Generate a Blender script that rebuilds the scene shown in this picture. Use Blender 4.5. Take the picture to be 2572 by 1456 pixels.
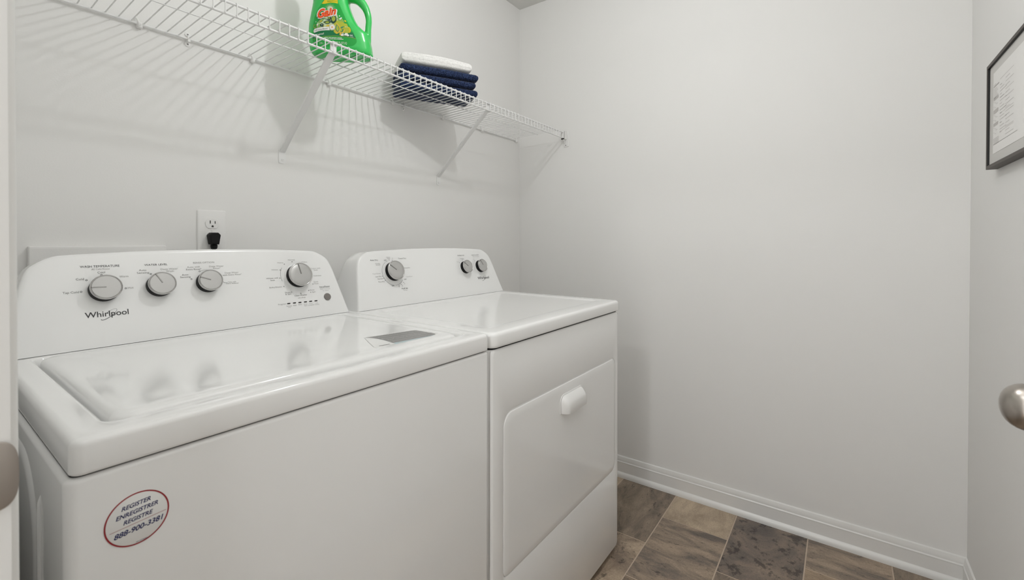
import bpy, bmesh, math, random
import numpy as np
from mathutils import Vector, Matrix, noise
from mathutils.bvhtree import BVHTree
random.seed(7)
S = bpy.context.scene
C = S.collection
for o in list(bpy.data.objects): bpy.data.objects.remove(o)

# ------------------------------------------------------------------ camera
cam = bpy.data.cameras.new('camera'); co = bpy.data.objects.new('camera', cam); C.objects.link(co)
YAW, PIT, ROL = 0.94081, -0.00861, 0.00128
FPX, SY = 1136.04, 613.79
fw = Vector((math.sin(YAW)*math.cos(PIT), math.cos(YAW)*math.cos(PIT), math.sin(PIT)))
rt = Vector((math.cos(YAW), -math.sin(YAW), 0)); up = rt.cross(fw)
r2 = rt*math.cos(ROL)+up*math.sin(ROL); u2 = up*math.cos(ROL)-rt*math.sin(ROL)
m3 = Matrix((r2, u2, -fw)).transposed()
co.matrix_world = Matrix.Translation((-0.1034, -1.4324, 1.1143)) @ m3.to_4x4()
cam.sensor_width = 36; cam.lens = FPX*36/2572
cam.shift_x = 0; cam.shift_y = (SY-728)/2572
cam.clip_start = 0.02
cam.dof.use_dof = True; cam.dof.focus_distance = 1.35; cam.dof.aperture_fstop = 8
S.camera = co

# ------------------------------------------------------------------ world, lights, exposure
w = bpy.data.worlds.new('world'); S.world = w; w.use_nodes = True
w.node_tree.nodes['Background'].inputs[0].default_value = (1, 1, 1, 1)
w.node_tree.nodes['Background'].inputs[1].default_value = 0.0
def lamp(name, loc, power, radius, color):
    l = bpy.data.lights.new(name, 'POINT'); l.energy = power; l.shadow_soft_size = radius; l.color = color
    o = bpy.data.objects.new(name, l); C.objects.link(o); o.location = loc
    return o
def area(name, loc, rot, sx, sy, power, color):
    l = bpy.data.lights.new(name, 'AREA'); l.shape = 'RECTANGLE'; l.size = sx; l.size_y = sy; l.energy = power; l.color = color
    o = bpy.data.objects.new(name, l); C.objects.link(o); o.location = loc; o.rotation_euler = rot
    return o
P_LAMP, P_HALL, P_DOOR_FILL, P_CEIL_FILL, P_WALL_FILL = 10.0, 22.0, 4.6, 5.8, 1.8
lamp('room_light', (0.868, -0.868, 2.20), P_LAMP, 0.024, (0.985, 0.995, 1.0))
lamp('hall_light', (-0.97, -1.06, 2.27), P_HALL, 0.05, (0.985, 0.995, 1.0))
area('doorway_fill_light', (-0.62, -1.10, 1.00), (0, math.radians(-90), 0), 1.5, 0.36, P_DOOR_FILL, (0.985, 0.995, 1.0))  # added fill from the hallway, standing in for a flash
area('ceiling_fill_light', (0.55, -1.30, 1.98), (math.pi, 0, 0), 0.6, 0.5, P_CEIL_FILL, (0.985, 0.995, 1.0))  # added fill aimed up at the ceiling; not a lamp of the room
wb = area('wall_fill_light', (0.28, -1.36, 1.62), (0, 0, 0), 0.4, 0.4, P_WALL_FILL, (0.985, 0.995, 1.0))  # unseen extra area light, added to lift the walls
wb.rotation_euler = Vector((0.75, -0.62, 0.12)).to_track_quat('-Z', 'Y').to_euler()
S.cycles.max_bounces = 16; S.cycles.diffuse_bounces = 10; S.cycles.glossy_bounces = 6
S.view_settings.view_transform = 'Standard'; S.view_settings.look = 'None'
S.view_settings.exposure = -0.07; S.view_settings.gamma = 1.0
S.view_settings.use_curve_mapping = False

# ------------------------------------------------------------------ materials
def lin(r, g, b):
    f = lambda c: (c/255/12.92) if c/255 <= 0.04045 else ((c/255+0.055)/1.055)**2.4
    return (f(r), f(g), f(b), 1)
def mat(name, col, rough=0.5, metal=0.0, coat=0.0, spec=0.5, bump=None):
    m = bpy.data.materials.new(name); m.use_nodes = True
    nt = m.node_tree; b = nt.nodes['Principled BSDF']
    b.inputs['Base Color'].default_value = col; b.inputs['Roughness'].default_value = rough
    b.inputs['Metallic'].default_value = metal; b.inputs['Specular IOR Level'].default_value = spec
    b.inputs['Coat Weight'].default_value = coat; b.inputs['Coat Roughness'].default_value = 0.04
    if bump:
        sc, st, dist = bump
        tc = nt.nodes.new('ShaderNodeTexCoord'); n = nt.nodes.new('ShaderNodeTexNoise')
        n.inputs['Scale'].default_value = sc; n.inputs['Detail'].default_value = 3
        bp = nt.nodes.new('ShaderNodeBump'); bp.inputs['Strength'].default_value = st; bp.inputs['Distance'].default_value = dist
        nt.links.new(tc.outputs['Object'], n.inputs['Vector']); nt.links.new(n.outputs['Fac'], bp.inputs['Height'])
        nt.links.new(bp.outputs['Normal'], b.inputs['Normal'])
    return m
M = {}
M['wall'] = mat('wall_paint', (0.765, 0.76, 0.748, 1), 0.55, spec=0.3, bump=(260, 0.12, 0.001))
M['ceiling'] = mat('ceiling_paint', (0.66, 0.655, 0.635, 1), 0.9, spec=0.2, bump=(180, 0.15, 0.001))
M['trim'] = mat('trim_paint', (0.74, 0.735, 0.72, 1), 0.28)
M['enamel'] = mat('white_enamel', (0.84, 0.84, 0.835, 1), 0.09, coat=0.1)
M['lid'] = mat('white_lid', (0.83, 0.832, 0.828, 1), 0.10, coat=0.1)
M['panelplastic'] = mat('white_plastic_panel', (0.83, 0.832, 0.828, 1), 0.22)
M['gapshade'] = mat('gap_shade_black', (0.012, 0.012, 0.012, 1), 0.8)  # black colour stands in for the deep shade inside gaps
M['plastic'] = mat('white_plastic', (0.78, 0.775, 0.765, 1), 0.3)
M['wire'] = mat('white_vinyl_wire', (0.77, 0.77, 0.765, 1), 0.3)
M['chrome'] = mat('polished_chrome', (0.56, 0.55, 0.54, 1), 0.16, 1.0)
M['brushed'] = mat('brushed_silver', (0.50, 0.495, 0.485, 1), 0.38, 0.35, spec=0.4)
M['pointer'] = mat('pointer_chrome', (0.30, 0.295, 0.285, 1), 0.3, 1.0)
M['black'] = mat('black_plastic', (0.004, 0.004, 0.004, 1), 0.5, spec=0.2)
M['ink'] = mat('dark_ink', (0.035, 0.035, 0.036, 1), 0.5)
M['inkgrey'] = mat('grey_ink', (0.20, 0.195, 0.19, 1), 0.5)
M['inkpale'] = mat('pale_grey_ink', (0.36, 0.355, 0.345, 1), 0.5)
M['button'] = mat('grey_button', (0.20, 0.185, 0.175, 1), 0.35)
M['slot'] = mat('dark_slot', (0.02, 0.017, 0.015, 1), 0.7)
M['screw'] = mat('zinc_screw', (0.35, 0.35, 0.34, 1), 0.35, 1.0)
M['nickel'] = mat('satin_nickel', (0.42, 0.385, 0.35, 1), 0.28, 1.0)
M['strike'] = mat('satin_nickel_strike', (0.40, 0.36, 0.325, 1), 0.45, 0.85)
M['rubber'] = mat('black_rubber', (0.005, 0.005, 0.0055, 1), 0.6, spec=0.25, bump=(900, 0.3, 0.0004))
M['frame'] = mat('dark_bronze_frame', lin(66, 58, 52), 0.5, bump=(700, 0.4, 0.0003))
M['frameblack'] = mat('black_frame_inside', (0.006, 0.006, 0.006, 1), 0.6)
M['paper'] = mat('white_paper', (0.78, 0.77, 0.755, 1), 0.7)
M['mount'] = mat('grey_backing_board', (0.58, 0.57, 0.55, 1), 0.7)
M['paperink'] = mat('printed_grey', (0.33, 0.315, 0.30, 1), 0.7)
M['papergrey'] = mat('printed_light_grey', (0.50, 0.48, 0.465, 1), 0.7)
M['lidgrey'] = mat('label_grey', lin(128, 127, 126), 0.3)
M['lidblue'] = mat('label_blue', lin(183, 204, 208), 0.3)
M['lidtext'] = mat('label_text', lin(215, 214, 211), 0.35)
M['sticker'] = mat('sticker_white', (0.80, 0.80, 0.79, 1), 0.3)
M['stickred'] = mat('sticker_red', lin(150, 28, 38), 0.35)
M['stickblue'] = mat('sticker_blue', lin(28, 32, 92), 0.35)
M['bottle'] = mat('green_bottle_plastic', (0.035, 0.52, 0.10, 1), 0.24, coat=0.2)
M['cap'] = mat('green_cap_plastic', (0.02, 0.33, 0.05, 1), 0.3)
LAB = {}
for k, c in dict(base=(0.006, 0.36, 0.045), band=(0.0, 0.175, 0.055), yellow=(0.72, 0.56, 0.01), lime=(0.42, 0.47, 0.035), white=(0.82, 0.82, 0.79), orange=(0.85, 0.085, 0.005),
                 leafdark=(0.008, 0.06, 0.035), leaf=(0.33, 0.42, 0.05), teal=(0.03, 0.24, 0.13), pale=(0.55, 0.68, 0.42), gold=(0.70, 0.50, 0.04), cream=(0.72, 0.66, 0.36), sage=(0.20, 0.42, 0.10), daisy=(0.80, 0.42, 0.14)).items():
    LAB[k] = mat('label_'+k, (*c, 1), 0.28)

def towel_mat(name, c1, c2, sc):
    m = mat(name, c1, 0.95, spec=0.15); nt = m.node_tree; b = nt.nodes['Principled BSDF']
    tc = nt.nodes.new('ShaderNodeTexCoord'); n = nt.nodes.new('ShaderNodeTexNoise'); n.inputs['Scale'].default_value = sc; n.inputs['Detail'].default_value = 2
    r = nt.nodes.new('ShaderNodeValToRGB'); r.color_ramp.elements[0].position = 0.38; r.color_ramp.elements[1].position = 0.68
    r.color_ramp.elements[0].color = c1; r.color_ramp.elements[1].color = c2
    bp = nt.nodes.new('ShaderNodeBump'); bp.inputs['Strength'].default_value = 0.6; bp.inputs['Distance'].default_value = 0.0015
    m1 = nt.nodes.new('ShaderNodeMapping'); m1.inputs['Rotation'].default_value = (0, 0, math.radians(28.7))
    m2 = nt.nodes.new('ShaderNodeMapping'); m2.inputs['Scale'].default_value = (0.42, 0.8, 1.15)
    nt.links.new(tc.outputs['Object'], m1.inputs['Vector']); nt.links.new(m1.outputs['Vector'], m2.inputs['Vector'])
    nt.links.new(m2.outputs['Vector'], n.inputs['Vector']); nt.links.new(n.outputs['Fac'], r.inputs['Fac'])
    nt.links.new(r.outputs['Color'], b.inputs['Base Color']); nt.links.new(n.outputs['Fac'], bp.inputs['Height']); nt.links.new(bp.outputs['Normal'], b.inputs['Normal'])
    b.inputs['Sheen Weight'].default_value = 0.25; b.inputs['Sheen Roughness'].default_value = 0.4
    return m
M['navy'] = towel_mat('navy_terry', (0.006, 0.009, 0.025, 1), (0.040, 0.065, 0.155, 1), 420)
M['whitetowel'] = towel_mat('white_terry', (0.72, 0.71, 0.695, 1), (0.84, 0.83, 0.815, 1), 300)

def tile_mat(name, dark, light, spots, seed, stretch=(1, 2.6, 1)):
    m = mat(name, light, 0.42, spec=0.35); nt = m.node_tree; b = nt.nodes['Principled BSDF']; L = nt.links.new
    tc = nt.nodes.new('ShaderNodeTexCoord'); mp = nt.nodes.new('ShaderNodeMapping'); L(tc.outputs['Object'], mp.inputs['Vector'])
    mp.inputs['Location'].default_value = (seed*3.1, seed*1.7, seed*0.3); mp.inputs['Scale'].default_value = stretch
    n1 = nt.nodes.new('ShaderNodeTexNoise'); n1.inputs['Scale'].default_value = 5.5; n1.inputs['Detail'].default_value = 9; n1.inputs['Roughness'].default_value = 0.68; n1.inputs['Distortion'].default_value = 0.6
    L(mp.outputs['Vector'], n1.inputs['Vector'])
    r = nt.nodes.new('ShaderNodeValToRGB'); r.color_ramp.elements[0].position = 0.36; r.color_ramp.elements[1].position = 0.62
    r.color_ramp.elements[0].color = dark; r.color_ramp.elements[1].color = light; L(n1.outputs['Fac'], r.inputs['Fac'])
    n2 = nt.nodes.new('ShaderNodeTexNoise'); n2.inputs['Scale'].default_value = 22; n2.inputs['Detail'].default_value = 6; n2.inputs['Roughness'].default_value = 0.7; L(mp.outputs['Vector'], n2.inputs['Vector'])
    r2_ = nt.nodes.new('ShaderNodeValToRGB'); r2_.color_ramp.elements[0].position = 0.34-0.0+spots; r2_.color_ramp.elements[1].position = 0.40+spots
    r2_.color_ramp.elements[0].color = (0.25, 0.25, 0.27, 1); r2_.color_ramp.elements[1].color = (1, 1, 1, 1); L(n2.outputs['Fac'], r2_.inputs['Fac'])
    n3 = nt.nodes.new('ShaderNodeTexNoise'); n3.inputs['Scale'].default_value = 190; n3.inputs['Detail'].default_value = 2; L(tc.outputs['Object'], n3.inputs['Vector'])
    r3 = nt.nodes.new('ShaderNodeMapRange'); r3.inputs['To Min'].default_value = 0.55; r3.inputs['To Max'].default_value = 1.42; L(n3.outputs['Fac'], r3.inputs['Value'])
    x1 = nt.nodes.new('ShaderNodeMix'); x1.data_type = 'RGBA'; x1.blend_type = 'MULTIPLY'; x1.inputs[0].default_value = 0.8
    L(r.outputs['Color'], x1.inputs[6]); L(r2_.outputs['Color'], x1.inputs[7])
    x2 = nt.nodes.new('ShaderNodeMix'); x2.data_type = 'RGBA'; x2.blend_type = 'MULTIPLY'; x2.inputs[0].default_value = 0.7
    L(x1.outputs[2], x2.inputs[6]); L(r3.outputs['Result'], x2.inputs[7]); L(x2.outputs[2], b.inputs['Base Color'])
    return m
TILE = [tile_mat('tile_umber', lin(100, 89, 79), lin(152, 136, 119), 0.0, 1),
        tile_mat('tile_tan', lin(156, 139, 120), lin(190, 172, 149), -0.04, 2, (1.2, 2, 1)),
        tile_mat('tile_streaked', lin(104, 95, 88), lin(165, 146, 127), 0.0, 3, (3.2, 1.0, 1)),
        tile_mat('tile_charcoal', lin(96, 88, 83), lin(142, 126, 112), 0.07, 4, (1, 1.2, 1)),
        tile_mat('tile_mottled', lin(124, 109, 96), lin(190, 170, 147), 0.03, 5, (1.4, 1.4, 1)),
        tile_mat('tile_brown', lin(110, 97, 86), lin(168, 147, 124), 0.02, 6, (2.6, 1.2, 1))]
M['grout'] = mat('grout', lin(186, 168, 150), 0.6)

# ------------------------------------------------------------------ helpers
ORG = {}
def mesh_obj(name, verts, faces, m, parent=None, smooth=True, angle=35, kind=None):
    me = bpy.data.meshes.new(name)
    o0 = ORG.get(parent.name, Vector((0, 0, 0))) if parent else Vector((0, 0, 0))
    v = [(p[0]-o0[0], p[1]-o0[1], p[2]-o0[2]) for p in verts]
    me.from_pydata(v, [], faces); me.validate(); me.update()
    bm = bmesh.new(); bm.from_mesh(me); bmesh.ops.recalc_face_normals(bm, faces=bm.faces[:]); bm.to_mesh(me); bm.free()
    if smooth:
        me.polygons.foreach_set('use_smooth', [True]*len(me.polygons)); me.set_sharp_from_angle(angle=math.radians(angle))
    me.materials.append(m)
    o = bpy.data.objects.new(name, me); C.objects.link(o)
    if parent: o.parent = parent; ORG[o.name] = o0
    if kind: o['kind'] = kind
    return o
def thing(name, label, cat, loc, group=None):
    o = bpy.data.objects.new(name, None); C.objects.link(o); o.location = loc; o.empty_display_size = 0.05
    o['label'] = label; o['category'] = cat
    if group: o['group'] = group
    ORG[o.name] = Vector(loc); return o
class G:
    """collects geometry"""
    def __init__(s): s.v = []; s.f = []
    def add(s, v, f):
        n = len(s.v); s.v += [tuple(p) for p in v]; s.f += [tuple(i+n for i in q) for q in f]; return s
    def box(s, x0, x1, y0, y1, z0, z1):
        v = [(x, y, z) for z in (z0, z1) for y in (y0, y1) for x in (x0, x1)]
        return s.add(v, [(0, 2, 3, 1), (4, 5, 7, 6), (0, 1, 5, 4), (2, 6, 7, 3), (0, 4, 6, 2), (1, 3, 7, 5)])
    def loft(s, loops, cap0=True, cap1=True, closed=True):
        n = len(loops[0]); v = [p for l in loops for p in l]; f = []
        for i in range(len(loops)-1):
            for j in range(n if closed else n-1):
                k = (j+1) % n; f.append((i*n+j, i*n+k, (i+1)*n+k, (i+1)*n+j))
        if cap0: f.append(tuple(range(n-1, -1, -1)))
        if cap1: f.append(tuple((len(loops)-1)*n+j for j in range(n)))
        return s.add(v, f)
    def tube(s, pts, r, seg=8, flat=1.0, caps=True):
        pts = [Vector(p) for p in pts]; n = len(pts); rs = r if isinstance(r, (list, tuple)) else [r]*n
        loops = []; prev = None
        for i, p in enumerate(pts):
            t = (pts[min(i+1, n-1)]-pts[max(i-1, 0)]).normalized()
            if prev is None:
                a = Vector((0, 0, 1)) if abs(t.z) < 0.9 else Vector((1, 0, 0))
                nrm = t.cross(a).normalized()
            else: nrm = (prev-t*prev.dot(t)).normalized()
            prev = nrm; b = t.cross(nrm)
            loops.append([p+(nrm*math.cos(2*math.pi*j/seg)+b*math.sin(2*math.pi*j/seg)*flat)*rs[i] for j in range(seg)])
        return s.loft(loops, caps, caps)
    def obj(s, name, m, parent=None, **k): return mesh_obj(name, s.v, s.f, m, parent, **k)
def rrect(x0, x1, y0, y1, r, n=6, corners=None):
    """rounded rectangle outline, CCW from +x side; corners: radii (x1y1, x0y1, x0y0, x1y0)"""
    rs = corners or (r, r, r, r); out = []
    for (cx, cy, a0, rr) in ((x1, y1, 0, rs[0]), (x0, y1, 90, rs[1]), (x0, y0, 180, rs[2]), (x1, y0, 270, rs[3])):
        sx = -1 if cx == x1 else 1; sy = -1 if cy == y1 else 1
        for i in range(n+1):
            a = math.radians(a0+90*i/n); out.append((cx+sx*rr+rr*math.cos(a), cy+sy*rr+rr*math.sin(a)))
    return out
def rbox(x0, x1, y0, y1, z0, z1, r, e, ebot=None, n=6):
    """box with rounded vertical corners r and rounded top edge e (loops bottom to top)"""
    eb = e if ebot is None else ebot; L = []
    for t in (0, 30, 60, 90) if eb > 0 else (90,):
        a = math.radians(t); ins = eb*(1-math.sin(a)); zz = z0+eb*(1-math.cos(a))
        L.append([(x, y, zz) for x, y in rrect(x0+ins, x1-ins, y0+ins, y1-ins, max(r-ins, 0.0005), n)])
    for t in (0, 22, 45, 67, 90):
        a = math.radians(t); ins = e*(1-math.cos(a)); zz = z1-e+e*math.sin(a)
        L.append([(x, y, zz) for x, y in rrect(x0+ins, x1-ins, y0+ins, y1-ins, max(r-ins, 0.0005), n)])
    return L
def place(loc, ax, ay, az):
    loc, ax, ay, az = map(Vector, (loc, ax, ay, az))
    return lambda p: loc+ax*p[0]+ay*p[1]+az*p[2]
def lathe(profile, seg, fn):
    return [[fn((r*math.cos(2*math.pi*j/seg), r*math.sin(2*math.pi*j/seg), h)) for j in range(seg)] for r, h in profile]
# text -> flat polygons
TC = {}
def text2d(s, shear=0.0, offset=0.0, res=3):
    key = (s, shear, offset, res)
    if key in TC: return TC[key]
    cu = bpy.data.curves.new('t', 'FONT'); cu.body = s; cu.size = 1; cu.shear = shear; cu.offset = offset; cu.resolution_u = res
    ob = bpy.data.objects.new('t', cu); C.objects.link(ob)
    me = bpy.data.meshes.new_from_object(ob)
    v = [(p.co.x, p.co.y) for p in me.vertices]; f = [tuple(p.vertices) for p in me.polygons]
    bpy.data.objects.remove(ob); bpy.data.meshes.remove(me); bpy.data.curves.remove(cu)
    TC[key] = (v, f); return TC[key]
def put_text(g, s, x0, x1, y, h, fn, **k):
    """write s from x0 to x1 on baseline y with capital height h; fn maps (x,y)->3D"""
    v, f = text2d(s, **k); a = min(p[0] for p in v); b = max(p[0] for p in v)
    sx = (x1-x0)/(b-a); sy = h/0.70
    g.add([fn((x0+(p[0]-a)*sx, y+p[1]*sy)) for p in v], f)
def ring2d(cx, cy, r0, r1, n=16, a0=0, a1=360, ry=1.0):
    v = []; f = []; full = abs(a1-a0) >= 360
    for i in range(n+1):
        a = math.radians(a0+(a1-a0)*i/n); v += [(cx+r0*math.cos(a), cy+r0*math.sin(a)*ry), (cx+r1*math.cos(a), cy+r1*math.sin(a)*ry)]
    for i in range(n): f.append((2*i, 2*i+1, 2*i+3, 2*i+2))
    return v, f
def disc2d(cx, cy, rx, ry=None, n=20):
    ry = rx if ry is None else ry
    return [(cx+rx*math.cos(2*math.pi*i/n), cy+ry*math.sin(2*math.pi*i/n)) for i in range(n)], [tuple(range(n))]
def put2d(g, vf, fn): g.add([fn(p) for p in vf[0]], vf[1])

# ------------------------------------------------------------------ room
W, D, H, XL = 1.931, 1.7645, 2.3766, -0.058
XH0, YH0, YH1 = -1.42, -2.6, 0.35          # hallway beyond the doorway
def struct(name, g, m, parent=None, **k):
    o = g.obj(name, m, parent, **k)
    if parent is None: o['kind'] = 'structure'
    return o
struct('wall_back', G().box(XL-0.115, W+0.1, 0, 0.1, 0, H), M['wall'], smooth=False)
struct('wall_right', G().box(W, W+0.1, -D-0.1, 0, 0, H), M['wall'], smooth=False)
struct('wall_front', G().box(XL-0.115, W+0.1, -D-0.1, -D, 0, H), M['wall'], smooth=False)
DY0, DY1, DZ = -0.905, -1.69, 2.0
g = G(); g.box(XL-0.115, XL, DY0+0.016, 0, 0, H); g.box(XL-0.115, XL, -D, DY1-0.016, 0, H); g.box(XL-0.115, XL, DY1-0.016, DY0+0.016, DZ+0.016, H)
struct('wall_left', g, M['wall'], smooth=False)
struct('ceiling', G().box(XH0-0.1, W+0.1, YH0-0.1, YH1+0.1, H, H+0.08), M['ceiling'], smooth=False)
g = G(); g.box(XH0-0.1, XH0, YH0, YH1, 0, H); g.box(XH0, XL-0.115, YH1, YH1+0.1, 0, H); g.box(XH0, XL-0.115, YH0-0.1, YH0, 0, H)
g.box(XL-0.115, XL-0.1, YH0, -D-0.1, 0, H); g.box(XL-0.115, XL-0.1, 0.1, YH1, 0, H)
struct('wall_hallway', g, M['wall'], smooth=False)

# floor: base sheet (its surface shows as grout) with each tile a piece of its own
fl = struct('floor', G().box(XH0-0.1, W+0.1, YH0-0.1, YH1+0.1, -0.06, -0.0012), M['grout'], smooth=False)
TX, TY, GR = 0.391, 0.2415, 0.0022
tile_cache = {}
def tile(x0, x1, y0, y1, mi):
    x0 += GR; x1 -= GR; y0 += GR; y1 -= GR
    if x1-x0 < 0.02 or y1-y0 < 0.02: return
    L = []
    for ins, z in ((0, -0.0012), (0, -0.0004), (0.0008, 0.0)):
        L.append([(x, y, z) for x, y in ((x1-ins, y1-ins), (x0+ins, y1-ins), (x0+ins, y0+ins), (x1-ins, y0+ins))])
    o = G().loft(L).obj('tile', TILE[mi], fl, smooth=False)
pick = {(0, 4): 4, (0, 5): 0, (1, 4): 2, (1, 5): 1, (2, 3): 0, (2, 4): 0, (2, 5): 3, (3, 4): 5, (3, 5): 2, (4, 5): 0, (-1, 5): 1, (0, 3): 1, (1, 3): 5}
row_y = -0.612
for r in range(-3, 5):
    y1 = row_y-TY*r; y0 = y1-TY
    if y1 > 0: y1 = 0.0
    if y0 < -D: y0 = -D
    off = 1.531 if r % 2 == 0 else 1.7255
    for c in range(-1, 6):
        # c==5 is the piece that starts at 'off'
        x0 = off+(c-5)*TX; x1 = x0+TX
        x0 = max(x0, XL-0.16); x1 = min(x1, W)
        if x1-x0 < 0.03 or y1-y0 < 0.02: continue
        tile(x0, x1, y0, y1, pick.get((r, c), (r*5+c*3+7) % 6))

# baseboards with shoe moulding
def baseboard(name, path_fn, s0, s1):
    prof = [(0.0, 0.0), (0.0205, 0.0), (0.0205, 0.007), (0.0195, 0.0125), (0.0172, 0.0175), (0.0140, 0.0212), (0.0112, 0.0232), (0.0105, 0.0245), (0.0105, 0.067), (0.0115, 0.0685), (0.0112, 0.0705), (0.0085, 0.0735), (0.0085, 0.0825), (0.0065, 0.0875), (0.0062, 0.0895), (0.0048, 0.0935), (0.002, 0.0955), (0.0, 0.0958)]
    L = [[path_fn(s, d, z) for d, z in prof] for s in (s0, s1)]
    return struct(name, G().loft(L), M['trim'], angle=28)
baseboard('baseboard_right', lambda s, d, z: (W-d, s, z), 0.0, -D)
baseboard('baseboard_front', lambda s, d, z: (s, -D+d, z), 0.84, W)
baseboard('baseboard_back', lambda s, d, z: (s, -d, z), XL, W)

# doorway: jamb, casing, strike plate
jb = G(); jb.box(XL-0.117, -0.0492, DY0, DY0+0.016, 0, DZ); jb.box(XL-0.117, -0.0492, DY1-0.016, DY1, 0, DZ); jb.box(XL-0.117, -0.0492, DY1, DY0, DZ, DZ+0.016)
jamb = struct('trim_1', jb, M['trim'], smooth=False)
def casing(y0, y1, z1):
    # bullnosed flat board on the room side of the wall
    prof = [(XL, y0), (XL, y1)] + [(-0.0503+0.006*math.cos(math.radians(a)), y1+(0.006-0.006*math.sin(math.radians(a)))*(1 if y0 > y1 else -1)) for a in (80, 50, 20, 0)] + [(-0.0443, y0)]
    return [[(x, y, z) for x, y in prof] for z in (0, z1)]
cg = G(); cg.loft(casing(DY0+0.062, DY0+0.001, DZ+0.06)); cg.box(XL, -0.0443, DY1, DY0, DZ+0.004, DZ+0.06)
struct('trim_2', cg, M['trim'], angle=50)
g = G(); L = []
for yy, ins in ((DY0-0.0003, 0.0), (DY0-0.0016, 0.0), (DY0-0.0022, 0.001)):
    pts = []
    for i in range(25):
        a = math.radians(-90+180*i/24); ca, sa = math.cos(a), math.sin(a)
        pts.append((-0.062+(0.0171-ins)*abs(ca)**0.62, yy, 0.9312+(0.0268-ins)*math.copysign(abs(sa)**0.62, sa)))
    pts += [(-0.110, yy, 0.958-ins), (-0.110, yy, 0.9044+ins)]
    L.append(pts)
g.loft(L).obj('strike_plate', M['strike'], jamb, angle=50)

# the door, swung open along the front wall; its egg knob reaches into the picture
dr = G(); dr.loft(rbox(-0.046, 0.716, -1.682, -1.647, 0.012, 1.99, 0.002, 0.001, n=2))
door = struct('door_1', dr, M['trim'])
def egg(y0, sgn, tip):
    f = place((0.664, y0, 0.9235), (1, 0, 0), (0, 0, 1), (0, sgn, 0))
    ros = [(0.0, 0.0), (0.031, 0.0), (0.0315, 0.004), (0.027, 0.008), (0.012, 0.010), (0.0105, 0.020)]
    kn = []
    for i in range(13):
        t = i/12; a = math.pi*(0.12+0.88*t)
        kn.append((0.0265*math.sin(a)**0.85 if i < 12 else 0.0, 0.020+(tip-0.020)*(0.5-0.5*math.cos(a))))
    return G().loft(lathe(ros+kn, 28, f), True, False)
k = egg(-1.647, 1, 0.0635).obj('door_knob', M['nickel'], door, angle=40)
egg(-1.682, -1, 0.06).obj('door_knob', M['nickel'], door, angle=40)

# ------------------------------------------------------------------ appliances
LEAN = math.radians(19.5)
FX, FV, FN = Vector((1, 0, 0)), Vector((0, math.sin(LEAN), math.cos(LEAN))), Vector((0, -math.cos(LEAN), math.sin(LEAN)))
OUT = [(0, .3587), (.04, .3500), (.0806, .342), (.115, .335), (.141, .329), (.1634, .320), (.1772, .3045), (.1867, .286), (.190, .268), (.1931, .212), (.1968, .12), (.1984, 0)]
def catmull(P, n):
    out = []
    for i in range(len(P)-1):
        p0, p1, p2, p3 = P[max(i-1, 0)], P[i], P[i+1], P[min(i+2, len(P)-1)]
        for j in range(n):
            t = j/n
            out.append(tuple(0.5*(2*b+(-a+c)*t+(2*a-5*b+4*c-d)*t*t+(-a+3*b-3*c+d)*t**3) for a, b, c, d in zip(p0, p1, p2, p3)))
    out.append(P[-1]); return out
def console(xc, dhalf, vs, base, ybk):
    half = [(max(v*vs, 0.0011), h+dhalf*(1 if h > 0.3 else h/0.3)) for v, h in catmull(OUT, 3)]
    ring = [(h, v) for v, h in half] + [(-h, v) for v, h in half[-2::-1]]     # right bottom -> top -> left bottom
    vmax = max(v for h, v in ring)
    P = lambda h, v, d: Vector(base)+FX*(xc-base[0]+h)+FV*v+FN*d
    L = []
    for ins, d in ((0.010, 0.0), (0.0045, -0.0006), (0.0015, -0.0025), (0.0003, -0.0055), (0.0, -0.010)):
        L.append([P(h*(1-ins/0.35), v*(1-ins/vmax), d) for h, v in ring])
    for t, sc in ((0.35, 0.995), (0.7, 0.965), (0.9, 0.91), (1.0, 0.85)):
        row = []
        for h, v in ring:
            a = P(h, v, -0.010); b = Vector((xc+h*(1-0.015*t), ybk, base[2]+(v*vmax/ vmax*0.94)*sc))
            zz = min(a.z, b.z) if v > 0.5*vmax else a.z
            row.append(Vector((a.x+(b.x-a.x)*t, a.y+(b.y-a.y)*t, a.z+(zz-a.z)*t)))
        L.append(row)
    return G().loft(L)
def on_face(base, h=0.0004): return lambda p: Vector(base)+FX*(p[0]-base[0])+FV*p[1]+FN*h
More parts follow.
